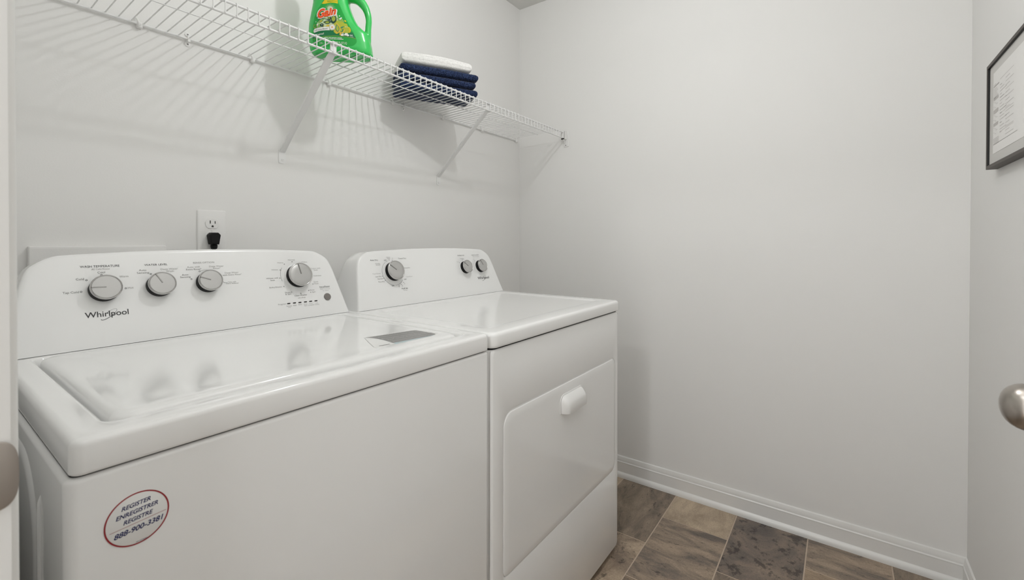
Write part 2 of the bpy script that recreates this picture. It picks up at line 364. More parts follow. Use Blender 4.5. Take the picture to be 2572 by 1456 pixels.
def knob(parent, base, x, v, R, ang, ring):
    """silver capped dial: ang = pointer direction in degrees from the panel's +x"""
    f = place(Vector(base)+FX*(x-base[0])+FV*v, FX, FV, FN)
    body = G().loft(lathe([(R*0.97, 0.0002), (R*0.98, 0.004), (R*0.975, 0.014), (R*0.95, 0.0165)], 40, f)).obj('dial_knob', M['black'], parent)
    if ring: G().loft(lathe([(R*1.09, 0.0002), (R*1.08, 0.0022), (R*0.98, 0.003), (R*0.90, 0.003)], 40, f), False, False).obj('knob_base_ring', M['panelplastic'], body)
    G().loft(lathe([(R*0.93, 0.0155), (R*0.985, 0.0162), (R, 0.018), (R, 0.0205), (R*0.985, 0.0222), (R*0.95, 0.0230), (R*0.915, 0.0226), (R*0.90, 0.0218)], 48, f), False, False).obj('knob_rim', M['chrome'], body, angle=60)
    G().loft(lathe([(R*0.905, 0.0215), (R*0.88, 0.0220), (R*0.5, 0.0224)], 48, f), False, True).obj('knob_cap', M['brushed'], body)
    ca, sa = math.cos(math.radians(ang)), math.sin(math.radians(ang)); q = G(); wd = R*0.055
    L = []
    for s_, hh, ww in ((0.02, 0.0222, 0.5), (0.03, 0.0234, 1), (0.90, 0.0234, 1), (0.93, 0.0222, 0.8)):
        L.append([f((ca*R*s_-sa*y, sa*R*s_+ca*y, z)) for y, z in ((wd*ww, 0.0218), (wd*ww*0.7, hh), (-wd*ww*0.7, hh), (-wd*ww, 0.0218))])
    q.loft(L).obj('knob_pointer', M['pointer'], body, angle=50)
    return body
def logo(g, x0, x1, y, h, fn):
    put_text(g, 'Whirlpool', x0, x1, y, h, fn, offset=0.008)
    wx = x1-x0; cx = x0+wx*0.538; cy = y+h*0.31; a = wx*0.236; b = h*0.43; th = math.radians(38)
    n = 48; v = []; f = []
    for i in range(n+1):
        t = math.radians(168+286*i/n); wdt = (0.00035+0.00075*(0.5+0.5*math.cos(t-math.radians(215))))*wx/0.067
        for s_ in (1, -1):
            px, py = (a+s_*wdt/2)*math.cos(t), (b+s_*wdt/2)*math.sin(t)
            v.append(fn((cx+px*math.cos(th)-py*math.sin(th), cy+px*math.sin(th)+py*math.cos(th))))
    for i in range(n): f.append((2*i, 2*i+1, 2*i+3, 2*i+2))
    g.add(v, f)

YF, YB = -0.7846, -0.105
# ---- washer
wash = thing('washing_machine', 'white top-loading washing machine with four silver dials beside the doorway', 'washing machine', (0.3495, -0.445, 0.0))
g = G(); g.loft(rbox(0.0, 0.6985, YF, YB, 0.022, 0.8622, 0.012, 0.006, 0.003)); 
g.obj('cabinet', M['enamel'], wash)
g = G(); g.loft(rbox(0.006, 0.6925, YF+0.006, YB-0.004, 0.855, 0.872, 0.010, 0.001, 0)); g.obj('gap_shade_fill', M['gapshade'], wash)  # no real seal: dark filler paints the shade under the washer deck
for fx in (0.05, 0.65):
    for fy in (-0.73, -0.16):
        f = place((fx, fy, 0), (1, 0, 0), (0, 1, 0), (0, 0, 1))
        G().loft(lathe([(0.019, 0.0), (0.02, 0.006), (0.012, 0.012), (0.008, 0.026)], 16, f)).obj('leveling_foot', M['rubber'], wash)
# embossed outline pressed into the left side
L = []
for ins, x in ((-0.003, 0.0008), (0.000, -0.0012), (0.005, -0.0030), (0.012, -0.0036)):
    L.append([(x, y, z) for y, z in rrect(-0.640+ins, -0.20-ins, 0.10+ins, 0.835-ins, 0.105-ins*0.8, 10)])
G().loft(L, False, True).obj('side_emboss', M['enamel'], wash, angle=60)
G().tube([(0.001, -0.656, 0.808), (-0.0005, -0.657, 0.800), (-0.001, -0.659, 0.77), (-0.001, -0.661, 0.15), (0.001, -0.661, 0.13)], [0.0012, 0.0026, 0.0030, 0.0030, 0.0012], 10).obj('side_bead', M['enamel'], wash, angle=60)
# top deck with the lid opening
def lid_outline(ins, bow=0.0, n=8):
    """outline of the lid (or of the deck opening); with bow the front edge widens into a finger pocket"""
    x0, x1, y0, y1 = 0.050+ins, 0.652-ins, -0.7345+ins, -0.272-ins
    pts = rrect(x0, x1, y0, y1, 0.02, n)
    i = 3*(n+1); a, b = pts[i-1], pts[i]; m = 40
    front = [(a[0]+(b[0]-a[0])*t/m, a[1]) for t in range(1, m)]
    out = []
    for (x, y) in pts[:i]+front+pts[i:]:
        if y < -0.70: y -= bow*(0.5-0.5*math.tanh((abs(x-0.355)-0.115)/0.035))
        out.append((x, y))
    return out
def deck_outline(x0, x1, y0, y1, r, n=8):
    pts = rrect(x0, x1, y0, y1, r, n); i = 3*(n+1); a, b = pts[i-1], pts[i]; m = 40
    return pts[:i]+[(a[0]+(b[0]-a[0])*t/m, a[1]) for t in range(1, m)]+pts[i:]
ZD = 0.903
def dk(ins, z, r=0.012): return [(x, y, z) for x, y in deck_outline(0.0042+ins, 0.697-ins, YF-0.0015+ins, YB+ins, max(r-ins, .002))]
L = [dk(0.002, 0.8652), dk(0.0004, 0.8668), dk(0, 0.869), dk(0.0003, ZD-0.0080), dk(0.0013, ZD-0.0042), dk(0.0034, ZD-0.0017), dk(0.0064, ZD-0.0004), dk(0.0100, ZD)]
L += [[(x, y, z) for x, y in lid_outline(-i_, 0.0165)] for i_, z in ((0.0135, ZD-0.0002), (0.0105, ZD-0.001), (0.008, ZD-0.0035), (0.0062, ZD-0.009), (0.005, ZD-0.018))]
G().loft(L).obj('top_deck', M['enamel'], wash, angle=50)
lidz = 0.9045
L = [[(x, y, z) for x, y in lid_outline(i_)] for i_, z in ((0.0, ZD-0.016), (0.0, lidz-0.009), (0.0012, lidz-0.0052), (0.004, lidz-0.0022), (0.008, lidz-0.0006), (0.013, lidz), (0.022, lidz), (0.034, lidz-0.0006), (0.055, lidz-0.0014))]
lid = G().loft(L).obj('lid', M['lid'], wash, angle=50)
for vy in (-0.318, -0.329):
    G().box(0.0395, 0.0402, vy-0.0022, vy+0.0022, 0.889, 0.901).obj('vent_slot', M['slot'], wash, smooth=False)
# label on the lid
LZ = lidz-0.0010
lf = lambda h: (lambda p: (p[0], p[1], LZ+h))
g = G(); v = [(.4985, -.5985), (.4780, -.6400), (.4550, -.6900), (.4555, -.7040), (.4620, -.7115), (.4750, -.7135), (.4969, -.7105), (.6247, -.7205), (.6355, -.6265), (.6300, -.6245)]; put2d(g, (v, [tuple(range(10))]), lf(0.0003)); cl = g.obj('caution_label', M['sticker'], lid, smooth=False)
g = G(); v = [(.4990, -.5999), (.5040, -.6070), (.5065, -.6157), (.5085, -.6327), (.5080, -.6500), (.5055, -.6680), (.5020, -.6887), (.6272, -.7013), (.6355, -.6275), (.6310, -.6250)]
put2d(g, (v, [tuple(range(len(v)))]), lf(0.0005)); g.obj('label_grey_field', M['lidgrey'], lid, smooth=False)
g = G(); v = [(.6270, -.7020), (.5018, -.6893), (.4972, -.7096), (.6247, -.7197)]; put2d(g, (v, [(0, 1, 2, 3)]), lf(0.0005)); g.obj('label_blue_field', M['lidblue'], lid, smooth=False)
g = G()
for s_, a, b, ya, yb, h in (('Detergent designed for low', .5288, .6193, -.611, -.6289, .0062), ('in order to help reduce over sudsing', .5165, .6265, -.6235, -.6453, .0062), ('Detergent amount you use in', .5125, .6265, -.6436, -.6640, .0062),
                            ('your order. Follow directions', .5117, .6251, -.6592, -.6762, .0062), ('Detergente formulado para maquinas lavadoras de alta', .5062, .6258, -.675, -.690, .0046), ('eficiencia. Detergent concu pour les laveuses', .5065, .6250, -.6835, -.6965, .0046), ('HE - USE ONLY HE DETERGENT', .5078, .6241, -.7005, -.7115, .0062)):
    k_ = (yb-ya)/(b-a)
    put_text(g, s_, a, b, 0, h, lambda p, a=a, ya=ya, k_=k_: (p[0], ya+(p[0]-a)*k_+p[1], LZ+0.0008), res=1)
g.obj('label_lettering', M['lidtext'], lid, smooth=False)
g = G(); put2d(g, ([(.4676, -.6873), (.4915, -.6899), (.4910, -.6930), (.4671, -.6904)], [(0, 1, 2, 3)]), lf(0.0007)); g.obj('label_grey_line', M['lidgrey'], lid, smooth=False)
# control panel
WB = (0.3495, -0.26, ZD)
cp = console(0.3495, -0.0145, 1.022, WB, -0.118).obj('control_panel', M['panelplastic'], wash, angle=40)
G().box(0.0095, 0.6895, -0.2575, -0.13, ZD-0.0003, ZD+0.0030).obj('console_gap_shade', M['gapshade'], wash, smooth=False)  # dark strip painting the shade line under the console
wf = on_face(WB)
TXT = {'wash_temperature_print': [('WASH TEMPERATURE', .1175, .1786, .1650, .0046, 'ink'), ('All Cold Rinses', .1342, .1626, .1597, .0034, 'inkpale'), ('Cool', .1431, .1548, .1521, .0042, 'inkgrey'), ('Cold', .1101, .1218, .1397, .0042, 'inkgrey'),
        ('Tap Cold', .0897, .1126, .1137, .0042, 'inkgrey'), ('Warm', .1766, .1915, .1412, .0042, 'inkpale'), ('Hot', .1885, .1977, .1156, .0042, 'inkpale')],
       'water_level_print': [('WATER LEVEL', .2205, .2624, .1645, .0042, 'ink'), ('Auto', .2103, .2231, .1533, .0038, 'inkgrey'), ('Sensing', .2063, .2278, .1475, .0038, 'inkgrey'), ('Deep Water', .2487, .2810, .1536, .0038, 'inkpale'), ('Wash', .2584, .2728, .1483, .0038, 'inkpale')],
       'rinse_option_print': [('RINSE OPTION', .3127, .3566, .1657, .0042, 'inkpale'), ('Auto with', .2991, .3252, .1560, .0037, 'inkpale'), ('Extra Rinse*', .2968, .3276, .1503, .0037, 'inkgrey'), ('Deep Water', .3444, .3758, .1557, .0037, 'inkpale'),
        ('Rinse*', .3525, .3686, .1506, .0035, 'inkpale'), ('Auto', .2871, .2996, .1382, .0037, 'inkgrey'), ('Sensing', .2831, .3035, .1327, .0037, 'inkgrey'), ('Deep Water', .3762, .4074, .1375, .0037, 'inkpale'),
        ('with Extra Rinse*', .3704, .4139, .1321, .0037, 'inkpale'), ('*Use with', .3799, .3981, .1143, .0026, 'inkgrey'), ('Fabric Softener', .3755, .4040, .1107, .0026, 'inkgrey')],
       'cycle_print': [('Normal', .5372, .5560, .1652, .0034, 'inkpale'), ('Heavy', .5069, .5226, .1585, .0034, 'inkpale'), ('Colors', .5744, .5905, .1577, .0034, 'inkpale'), ('Whites', .4879, .5054, .1392, .0036, 'inkpale'),
        ('Whites with', .4710, .5021, .1164, .0036, 'inkgrey'), ('Soak', .4810, .4927, .1107, .0036, 'inkgrey'), ('Bulky/Sheets', .4753, .5082, .0915, .0036, 'inkpale'), ('Drain', .5138, .5277, .0744, .0036, 'inkgrey'), ('& Spin', .5133, .5292, .0697, .0036, 'inkgrey'),
        ('Clean Washer', .5372, .5725, .0632, .0038, 'inkgrey'), ('with affresh', .5451, .5665, .0565, .0034, 'inkpale'), ('Rinse', .5827, .5959, .0752, .0034, 'inkpale'), ('& Spin', .5825, .5980, .0692, .0034, 'inkpale'), ('Quick', .5984, .6123, .0978, .0034, 'inkpale'),
        ('Wash', .5986, .6118, .0923, .0034, 'inkpale'), ('Delicates', .6019, .6253, .1156, .0034, 'inkpale'), ('Colors with', .5975, .6264, .1375, .0034, 'inkpale'), ('Soak', .6059, .6179, .1324, .0034, 'inkpale')],
       'start_print': [('Start/Pause', .6124, .6446, .0820, .0034, 'ink'), ('hold 3 seconds', .6136, .6444, .0750, .0024, 'inkpale'), ('to cancel', .6202, .6385, .0708, .0024, 'inkpale')],
       'progress_print': [('Progress', .4899, .5105, .0443, .0036, 'inkpale'), ('Sensing', .5106, .5247, .0382, .0028, 'inkpale'), ('Fill', .5152, .5211, .0342, .0026, 'inkpale'), ('Wash', .5283, .5379, .0379, .0027, 'inkgrey'), ('Rinse', .5434, .5532, .0383, .0027, 'inkpale'),
        ('Final', .5587, .5675, .0379, .0027, 'inkpale'), ('Spin', .5588, .5670, .0336, .0027, 'inkpale'), ('Cycle', .5732, .5834, .0379, .0027, 'inkpale'), ('Complete', .5698, .5870, .0335, .0027, 'inkpale'), ('Lid', .5930, .5988, .0374, .0027, 'inkpale'), ('Locked', .5896, .6020, .0335, .0027, 'inkpale')]}
def write(parent, txt, fn):
    for nm, rows in txt.items():
        for s_, a, b, y, h, c in rows:
            gg = G(); put_text(gg, s_, a, b, y, h, fn); gg.obj(nm, M[c], parent, smooth=False)
def marks(parent, items, fn):
    for it in items:
        gg = G(); put2d(gg, it, fn); gg.obj('dial_mark', M['ink'], parent, smooth=False)
write(cp, TXT, wf)
marks(cp, [ring2d(x, y, .0010, .0017) for x, y in ((.1253, .1391), (.1159, .1159), (.1489, .1485), (.1849, .1172), (.2301, .1455), (.3231, .1465), (.3046, .1286))]
      + [ring2d(x, y, .0008, .0014) for x, y in ((.511, .1394), (.5063, .117), (.5129, .0933), (.5312, .076), (.5555, .070), (.5793, .0763), (.5952, .0935), (.5473, .1613), (.5249, .1553))]
      + [ring2d(.5548, .1215, .0452, .0458, 16, 148, 197), ring2d(.3367, .1184, .0305, .0309, 10, 72, 112),
         ([(.3680, .1200), (.3684, .1200), (.3722, .1146), (.3790, .1150), (.3790, .1145), (.3719, .1141)], [(0, 1, 2, 5), (5, 2, 3, 4)])], wf)
g = G(); put2d(g, ([(.6136, .0795), (.6440, .0799), (.6440, .0804), (.6136, .0800)], [(0, 1, 2, 3)]), wf); g.obj('start_underline', M['ink'], cp, smooth=False)
g = G(); logo(g, .1182, .1853, .0618, .0112, wf); g.obj('brand_lettering', M['ink'], cp, smooth=False)
for x, y in ((.5178, .0458), (.5333, .0457), (.5484, .0453), (.5639, .0452), (.579, .0451), (.5946, .0448)):
    f = on_face(WB, 0.0); L = []
    for h, ins in ((0.0, 0), (0.0008, 0.0), (0.0012, 0.0005)):
        L.append([on_face(WB, h)(p) for p in rrect(x-.0042+ins, x+.0042-ins, y-.0014+ins, y+.0014-ins, 0.0013-ins*0.8, 3)])
    G().loft(L).obj('indicator_light', M['slot'], cp)
f = place(wf((.6311, .0530)), FX, FV, FN)
G().loft(lathe([(0.0104, 0), (0.0104, 0.001), (0.0096, 0.0022), (0.006, 0.0027)], 28, f)).obj('start_button', M['button'], cp)
for x, v_, R, ang, rg in ((.1503, .1172, .0255, 178, False), (.2432, .1180, .0254, 116, False), (.3367, .1184, .0252, 158, False), (.5548, .1188, .0326, 97, True)):
    knob(wash, WB, x, v_, R, ang, rg)
# registration sticker on the front
sf = lambda h: (lambda p: (p[0], YF-h, p[1]))
st = G(); st.loft([[(p[0], YF-h, p[1]) for p in disc2d(.0602, .7975, .0296-i_, n=48)[0]] for h, i_ in ((0.00005, 0), (0.0004, 0), (0.0005, 0.0002))])
st = st.obj('round_sticker', M['sticker'], wash)
g = G(); put2d(g, ring2d(.0602, .7975, .0282, .0297, 64), sf(0.0007)); put2d(g, ([(.0354, .7915), (.0869, .7948), (.0869, .7944), (.0354, .7911)], [(0, 1, 2, 3)]), sf(0.0007)); g.obj('sticker_border', M['stickred'], st, smooth=False)
g = G()
for s_, a, b, y, h in (('REGISTER', .0456, .0722, .8122, .0046), ('ENREGISTRER', .0407, .0791, .8040, .0046), ('REGISTRE', .0472, .0743, .7960, .0045), ('888-900-3381', .0391, .0842, .7838, .0056)):
    put_text(g, s_, a, b, y, h, lambda p, y=y, a=a: (p[0], YF-0.0007, p[1]+(p[0]-.06)*0.06), shear=0.25, offset=0.022)
put_text(g, 'W11273459A', .0585, .0689, .7700, .0014, sf(0.0007))
g.obj('sticker_lettering', M['stickblue'], st, smooth=False)

# ---- dryer
DX0, DX1 = 0.7035, 1.4405
dry = thing('clothes_dryer', 'white front-loading clothes dryer with three silver dials next to the washer', 'clothes dryer', (1.072, -0.445, 0.0))
# cabinet: shell with a recess for the door
ZC = 0.8605
g = G(); g.loft(rbox(DX0, DX1, YF+0.003, YB, 0.018, ZC, 0.020, 0.004, 0.003)); g.obj('cabinet', M['enamel'], dry)
# front panel plate with door opening (rounded), proud of the cabinet
dx0, dx1, dz0, dz1 = 0.7525, 1.4095, 0.305, 0.7020
def front_loops():
    n = 8
    out = lambda ins, y: [(x, y, z) for x, z in rrect(DX0+0.006+ins, DX1-0.006-ins, 0.0195+ins, ZC-0.002-ins, 0.012, n)]
    inn = lambda ins, y: [(x, y, z) for x, z in rrect(dx0-ins, dx1+ins, dz0-ins, dz1+ins, 0.03, n, (0.030+ins, 0.035+ins, 0.018+ins, 0.030+ins))]
    return [out(-0.002, YF+0.006), out(0.0, YF+0.002), out(0.004, YF), inn(0.0045, YF), inn(0.0022, YF+0.0008), inn(0.0018, YF+0.002), inn(0.0018, YF+0.012)]
G().loft(front_loops(), False, False).obj('front_panel', M['enamel'], dry, angle=45)
G().box(dx0-0.004, dx1+0.004, YF+0.010, YF+0.0125, dz0-0.004, dz1+0.004).obj('door_gap_shade', M['gapshade'], dry, smooth=False)  # black sheet behind the door edge, shade of the groove as colour
L = []
for ins, y in ((0.0, YF+0.012), (0.0, YF+0.002), (0.0008, YF+0.0004), (0.003, YF-0.0004), (0.02, YF-0.0012)):
    L.append([(x, y, z) for x, z in rrect(dx0+ins, dx1-ins, dz0+ins, dz1-0.0022-ins, 0.03, 8, (max(0.030-ins, .006), max(0.035-ins, .006), max(0.018-ins, .004), max(0.030-ins, .006)))])
ddoor = G().loft(L).obj('door', M['enamel'], dry, angle=50)
# pull handle: back plate and hood open at the bottom
hx0, hx1, hz0, hz1 = 1.0170, 1.1600, 0.6180, 0.6715
L = []
for ins, y in ((0.0, YF-0.001), (0.0, YF-0.0022), (0.0012, YF-0.0030)):
    L.append([(x, y, z) for x, z in rrect(hx0+ins, hx1-ins, hz0, hz1-ins, 0.02, 8, (0.022, 0.022, 0.002, 0.002))])
hd = G().loft(L).obj('handle', M['plastic'], ddoor, angle=50)
L = []
for ins, y, dz in ((0.0045, YF-0.0028, 0), (0.0055, YF-0.006, 0.0005), (0.010, YF-0.015, 0.009), (0.015, YF-0.0215, 0.016), (0.022, YF-0.0235, 0.023)):
    L.append([(x, y, z) for x, z in rrect(hx0+ins, hx1-ins, hz0+0.0005, hz1-0.0045-dz, 0.02, 8, (max(.02-ins*.3, .004), max(.02-ins*.3, .004), 0.001, 0.001))])
G().loft(L).obj('handle', M['plastic'], ddoor, angle=38)
# top deck with a shallow dish
ZT = 0.901
def dd(ins, z, r=0.024): return [(x, y, z) for x, y in rrect(DX0-0.0005+ins, DX1+0.0005-ins, YF-0.006+ins, YB+ins, max(r-ins, .004), 8)]
def dish(ins, z): return [(x, y, z) for x, y in rrect(DX0+0.055+ins, DX1-0.050-ins, -0.735+ins, -0.295-ins, 0.03, 8)]
L = [dd(0.003, 0.8655), dd(0.0005, 0.868), dd(0, 0.871), dd(0.0003, ZT-0.010), dd(0.0016, ZT-0.005), dd(0.0042, ZT-0.002), dd(0.008, ZT-0.0005), dd(0.0125, ZT), dish(0, ZT), dish(0.003, ZT-0.0005), dish(0.010, ZT-0.0024), dish(0.016, ZT-0.003)]
G().loft(L).obj('top_deck', M['enamel'], dry, angle=50)
G().loft(rbox(DX0+0.006, DX1-0.006, YF+0.005, YB-0.004, 0.857, 0.870, 0.014, 0.001, 0)).obj('gap_shade_fill', M['gapshade'], dry)  # dark filler: shade between dryer cabinet and deck put into colour
for fx in (0.76, 1.38):
    for fy in (-0.71, -0.16):
        f = place((fx, fy, 0), (1, 0, 0), (0, 1, 0), (0, 0, 1))
        G().loft(lathe([(0.019, 0.0), (0.02, 0.006), (0.012, 0.012), (0.008, 0.022)], 16, f)).obj('leveling_foot', M['rubber'], dry)
DB = (1.0719, -0.272, ZT)
dp = console(1.0719, 0.0, 1.0, DB, -0.128).obj('control_panel', M['panelplastic'], dry, angle=40)
G().box(0.718, 1.4255, -0.2695, -0.14, ZT-0.0003, ZT+0.0030).obj('console_gap_shade', M['gapshade'], dry, smooth=False)  # shade under the dryer console, drawn as a dark strip
df = on_face(DB)
TXD = {'timer_print': [('Auto Dry', .7933, .8237, .1569, .0046, 'ink'), ('OFF', .8474, .8572, .1552, .0036, 'ink'), ('Heavy', .8588, .8750, .1657, .0036, 'inkpale'), ('Duty', .8616, .8738, .1610, .0036, 'inkpale'), ('70', .8804, .8853, .1608, .0032, 'inkpale'),
        ('Timed Dry', .9068, .9414, .1591, .0046, 'inkgrey'), ('Wrinkle', .8097, .8287, .1455, .0036, 'inkpale'), ('Shield', .8115, .8281, .1409, .0036, 'inkpale'), ('Damp Dry', .9236, .9491, .1254, .0036, 'inkpale'), ('Cool Down', .7919, .8220, .1120, .0038, 'inkpale'),
        ('Less Dry', .8004, .8232, .1021, .0038, 'inkgrey'), ('Normal', .8065, .8263, .0942, .0038, 'inkgrey'), ('More Dry', .8071, .8315, .0844, .0038, 'inkgrey'), ('OFF', .8553, .8658, .0673, .0038, 'ink'), ('Cool Down', .9224, .9508, .0941, .0036, 'inkpale'),
        ('OFF', .9119, .9224, .0854, .0036, 'ink'), ('Fluff Air', .8933, .9195, .0543, .0046, 'ink'), ('No Heat', .8990, .9151, .0489, .0034, 'inkpale'), ('30', .9073, .9115, .0708, .0034, 'inkpale'), ('20', .8964, .9003, .0645, .0034, 'inkpale'), ('10', .8827, .8868, .0623, .0034, 'inkgrey')],
       'temperature_print': [('TEMPERATURE', 1.199, 1.2391, .1616, .0040, 'inkgrey'), ('Medium', 1.2116, 1.2315, .1487, .0034, 'inkpale'), ('Low', 1.1875, 1.198, .1369, .0034, 'inkpale')],
       'start_print': [('PUSH TO START', 1.2829, 1.3284, .1613, .0040, 'inkgrey'), ('End of Cycle', 1.2899, 1.326, .1552, .0030, 'inkpale'), ('Off', 1.2873, 1.2932, .1440, .0032, 'inkpale')]}
write(dp, TXD, df)
marks(dp, [ring2d(x, y, .0005, .0013) for x, y in ((.8684, .1572), (.8803, .1562), (.8275, .1038), (.8305, .0971), (.8346, .089), (.9066, .0771), (.8958, .0706), (.8846, .0675), (1.2227, .1445), (1.2015, .1351), (1.2956, .1401))]
      + [ring2d(.8722, .1130, .0425, .0431, 28, a0, a1) for a0, a1 in ((105, 118), (122, 262), (268, 322))], df)
g = G(); logo(g, 1.2852, 1.3552, .0605, .0108, df); g.obj('brand_lettering', M['ink'], dp, smooth=False)
for x, v_, R, ang, rg in ((.8722, .1162, .0325, 139, True), (1.223, .1131, .0252, 139, True), (1.3135, .1135, .0258, 115, True)):
    knob(dry, DB, x, v_, R, ang, rg)

# ------------------------------------------------------------------ wire shelf on the back wall
sh = thing('wire_shelf', 'long white wire shelf with a front lip on two angled braces above the machines', 'shelf', (0.94, 0.0, 1.65))
YR, ZU, ZL, ZBK, YM = -0.287, 1.6625, 1.6350, 1.6555, -0.160
zdeck = lambda y: 1.6592+(1.6663-1.6592)*(-y/0.287)
def rod(name, y, z, r, x0=XL+0.004, x1=1.905): G().tube([(x0, y, z), (x1, y, z)], r, 8).obj(name, M['wire'], sh, angle=60)
rod('back_rod', -0.0075, ZBK, 0.0030, x1=1.902); rod('middle_rod', YM, zdeck(YM)-0.0030, 0.0017, x1=1.868); rod('front_rod', YR, ZU, 0.0032, x1=1.915); rod('front_rod', YR, ZL, 0.0032, x1=1.915)
path = [(0, -0.004, zdeck(0)-0.0025), (0, -0.0075, zdeck(0)), (0, -0.020, zdeck(-0.02)), (0, -0.15, zdeck(-0.15)), (0, YR+0.006, zdeck(YR)), (0, YR-0.0018, ZU+0.0036), (0, YR-0.0046, ZU+0.0010), (0, YR-0.0048, ZU-0.006), (0, YR-0.0048, ZL-0.002)]
w0 = None; WX = [0.3245+0.0247*k_ for k_ in range(-15, 63)]
for x in WX:
    if x < XL+0.01 or x > 1.868: continue
    if w0 is None:
        w0 = G().tube([(x, p[1], p[2]) for p in path], 0.00155, 6).obj('deck_wire', M['wire'], sh, angle=80); xw0 = x
    else:
        o = w0.copy(); C.objects.link(o); o.location = (x-xw0, 0, 0)
# braces
def brace(xf, xb, zf):
    # stamped strip: wall foot, rounded bend, arm rising to the front rods
    h = 0.0115; g = G()
    top = Vector((xb, YR+0.006, ZL+0.004)); bot = Vector((xb, -0.004, zf))
    d = (top-bot).normalized(); n = d.cross(Vector((1, 0, 0))).normalized()
    L = []
    for p, hw, dep in ((bot-d*0.004, 0.0090, 0.001), (bot+d*0.02, 0.0085, 0.004), (bot+d*0.06, 0.0085, 0.006), (bot+(top-bot)*0.5, 0.0095, 0.006), (top-d*0.03, 0.0102, 0.005), (top, 0.0100, 0.0015), (top+d*0.004, 0.0095, 0.001)):
        q = n*dep
        L.append([p+Vector((hw, 0, 0))+q, p+Vector((hw, 0, 0)), p+Vector((hw*0.55, 0, 0))-n*0.0012, p+Vector((-hw*0.55, 0, 0))-n*0.0012, p+Vector((-hw, 0, 0)), p+Vector((-hw, 0, 0))+q, p+Vector((-hw+0.0012, 0, 0))+q, p+Vector((-hw+0.0012, 0, 0))+n*0.001, p+Vector((hw-0.0012, 0, 0))+n*0.001, p+Vector((hw-0.0012, 0, 0))+q])
    g.loft(L)
    # upright tab between the two front rods
    g.box(xb-0.0095, xb+0.0095, YR+0.0040, YR+0.0056, ZL-0.004, ZU-0.001); g.box(xb-0.0065, xb+0.0065, YR-0.003, YR+0.0056, ZU+0.0032, ZU+0.0046)
    b = g.obj('support_brace', M['wire'], sh, angle=30)
    pts = [(xb+h, zf+0.004), (xb-h, zf+0.004)]+[(xb+h*math.cos(a), zf-0.034-0.004*math.sin(-a)) for a in [math.radians(180+18*i) for i in range(11)]]
    L = [[(x, y, z) for x, z in pts] for y in (-0.0002, -0.0022)]
    G().loft(L).obj('foot_plate', M['wire'], b, angle=30)
    f = place((xb, -0.0022, zf-0.026), (1, 0, 0), (0, 0, 1), (0, -1, 0))
    G().loft(lathe([(0.0042, 0), (0.0040, 0.0012), (0.0024, 0.0024), (0.0012, 0.0016)], 14, f)).obj('screw', M['wire'], b)
brace(0, 0.6262, 1.3945); brace(0, 1.3120, 1.3945)
# clips along the back rod
def hookclip(x):
    g = G()
    g.loft(rbox(x-0.006, x+0.006, -0.012, -0.0003, ZBK-0.010, ZBK+0.004, 0.003, 0.002, n=3))
    g.tube([(x-0.002, -0.010, ZBK-0.006), (x-0.002, -0.0125, ZBK), (x-0.004, -0.010, ZBK+0.007), (x-0.007, -0.004, ZBK+0.016)], [0.003, 0.0032, 0.0026, 0.0018], 8)
    g.obj('wall_clip', M['plastic'], sh, angle=50)
def screwclip(x):
    g = G()
    for zc in (ZBK+0.0135, ZBK-0.0125):
        f = place((x, -0.0002, zc), (1, 0, 0), (0, 0, 1), (0, -1, 0)); g.loft(lathe([(0.0068, 0), (0.0068, 0.0012), (0.0058, 0.002)], 14, f))
    g.box(x-0.003, x+0.003, -0.012, -0.0003, ZBK-0.008, ZBK+0.008)
    c = g.obj('wall_clip', M['plastic'], sh, angle=50)
    for zc in (ZBK+0.0135, ZBK-0.0125):
        q = G()
        for a in (30, 120):
            ca, sa = math.cos(math.radians(a)), math.sin(math.radians(a))
            q.add([(x+ca*s_*0.0024-sa*t_*0.0006, -0.00235, zc+sa*s_*0.0024+ca*t_*0.0006) for s_, t_ in ((-1, -1), (1, -1), (1, 1), (-1, 1))], [(0, 1, 2, 3)])
        q.obj('screw', M['slot'], c, smooth=False)
for x in (0.0, 0.266, 0.536, 0.785, 1.058, 1.332, 1.602, 1.893): hookclip(x)
for x in (0.371, 1.1138): screwclip(x)
# end bracket on the right wall
g = G(); L = []
for ins, x in ((0, W-0.0003), (0, W-0.0028), (0.0015, W-0.004)):
    L.append([(x, y, z) for y, z in rrect(-0.3075+ins, -0.2775-ins, 1.5925+ins, 1.6745-ins, 0.004, 4)])
g.loft(L); g.box(1.902, W-0.002, -0.2955, -0.2785, 1.6280, 1.6325); g.box(1.902, 1.9055, -0.2965, -0.2785, 1.6280, 1.668); g.box(1.902, W-0.002, -0.2800, -0.2775, 1.6280, 1.668); g.box(1.902, W-0.002, -0.2970, -0.2945, 1.6300, 1.668)
g.add([(W-0.002, -0.2905, 1.628), (1.908, -0.2905, 1.628), (W-0.002, -0.2905, 1.604), (W-0.002, -0.2845, 1.628), (1.908, -0.2845, 1.628), (W-0.002, -0.2845, 1.604)], [(0, 1, 2), (3, 5, 4), (1, 4, 5, 2), (0, 3, 4, 1), (0, 2, 5, 3)])
eb = g.obj('end_bracket', M['plastic'], sh, angle=30)
for zc in (1.6680, 1.6010):
    f = place((W-0.004, -0.2905, zc), (0, 1, 0), (0, 0, 1), (-1, 0, 0)); G().loft(lathe([(0.0022, 0), (0.0020, 0.0006)], 10, f)).obj('screw', M['slot'], eb)

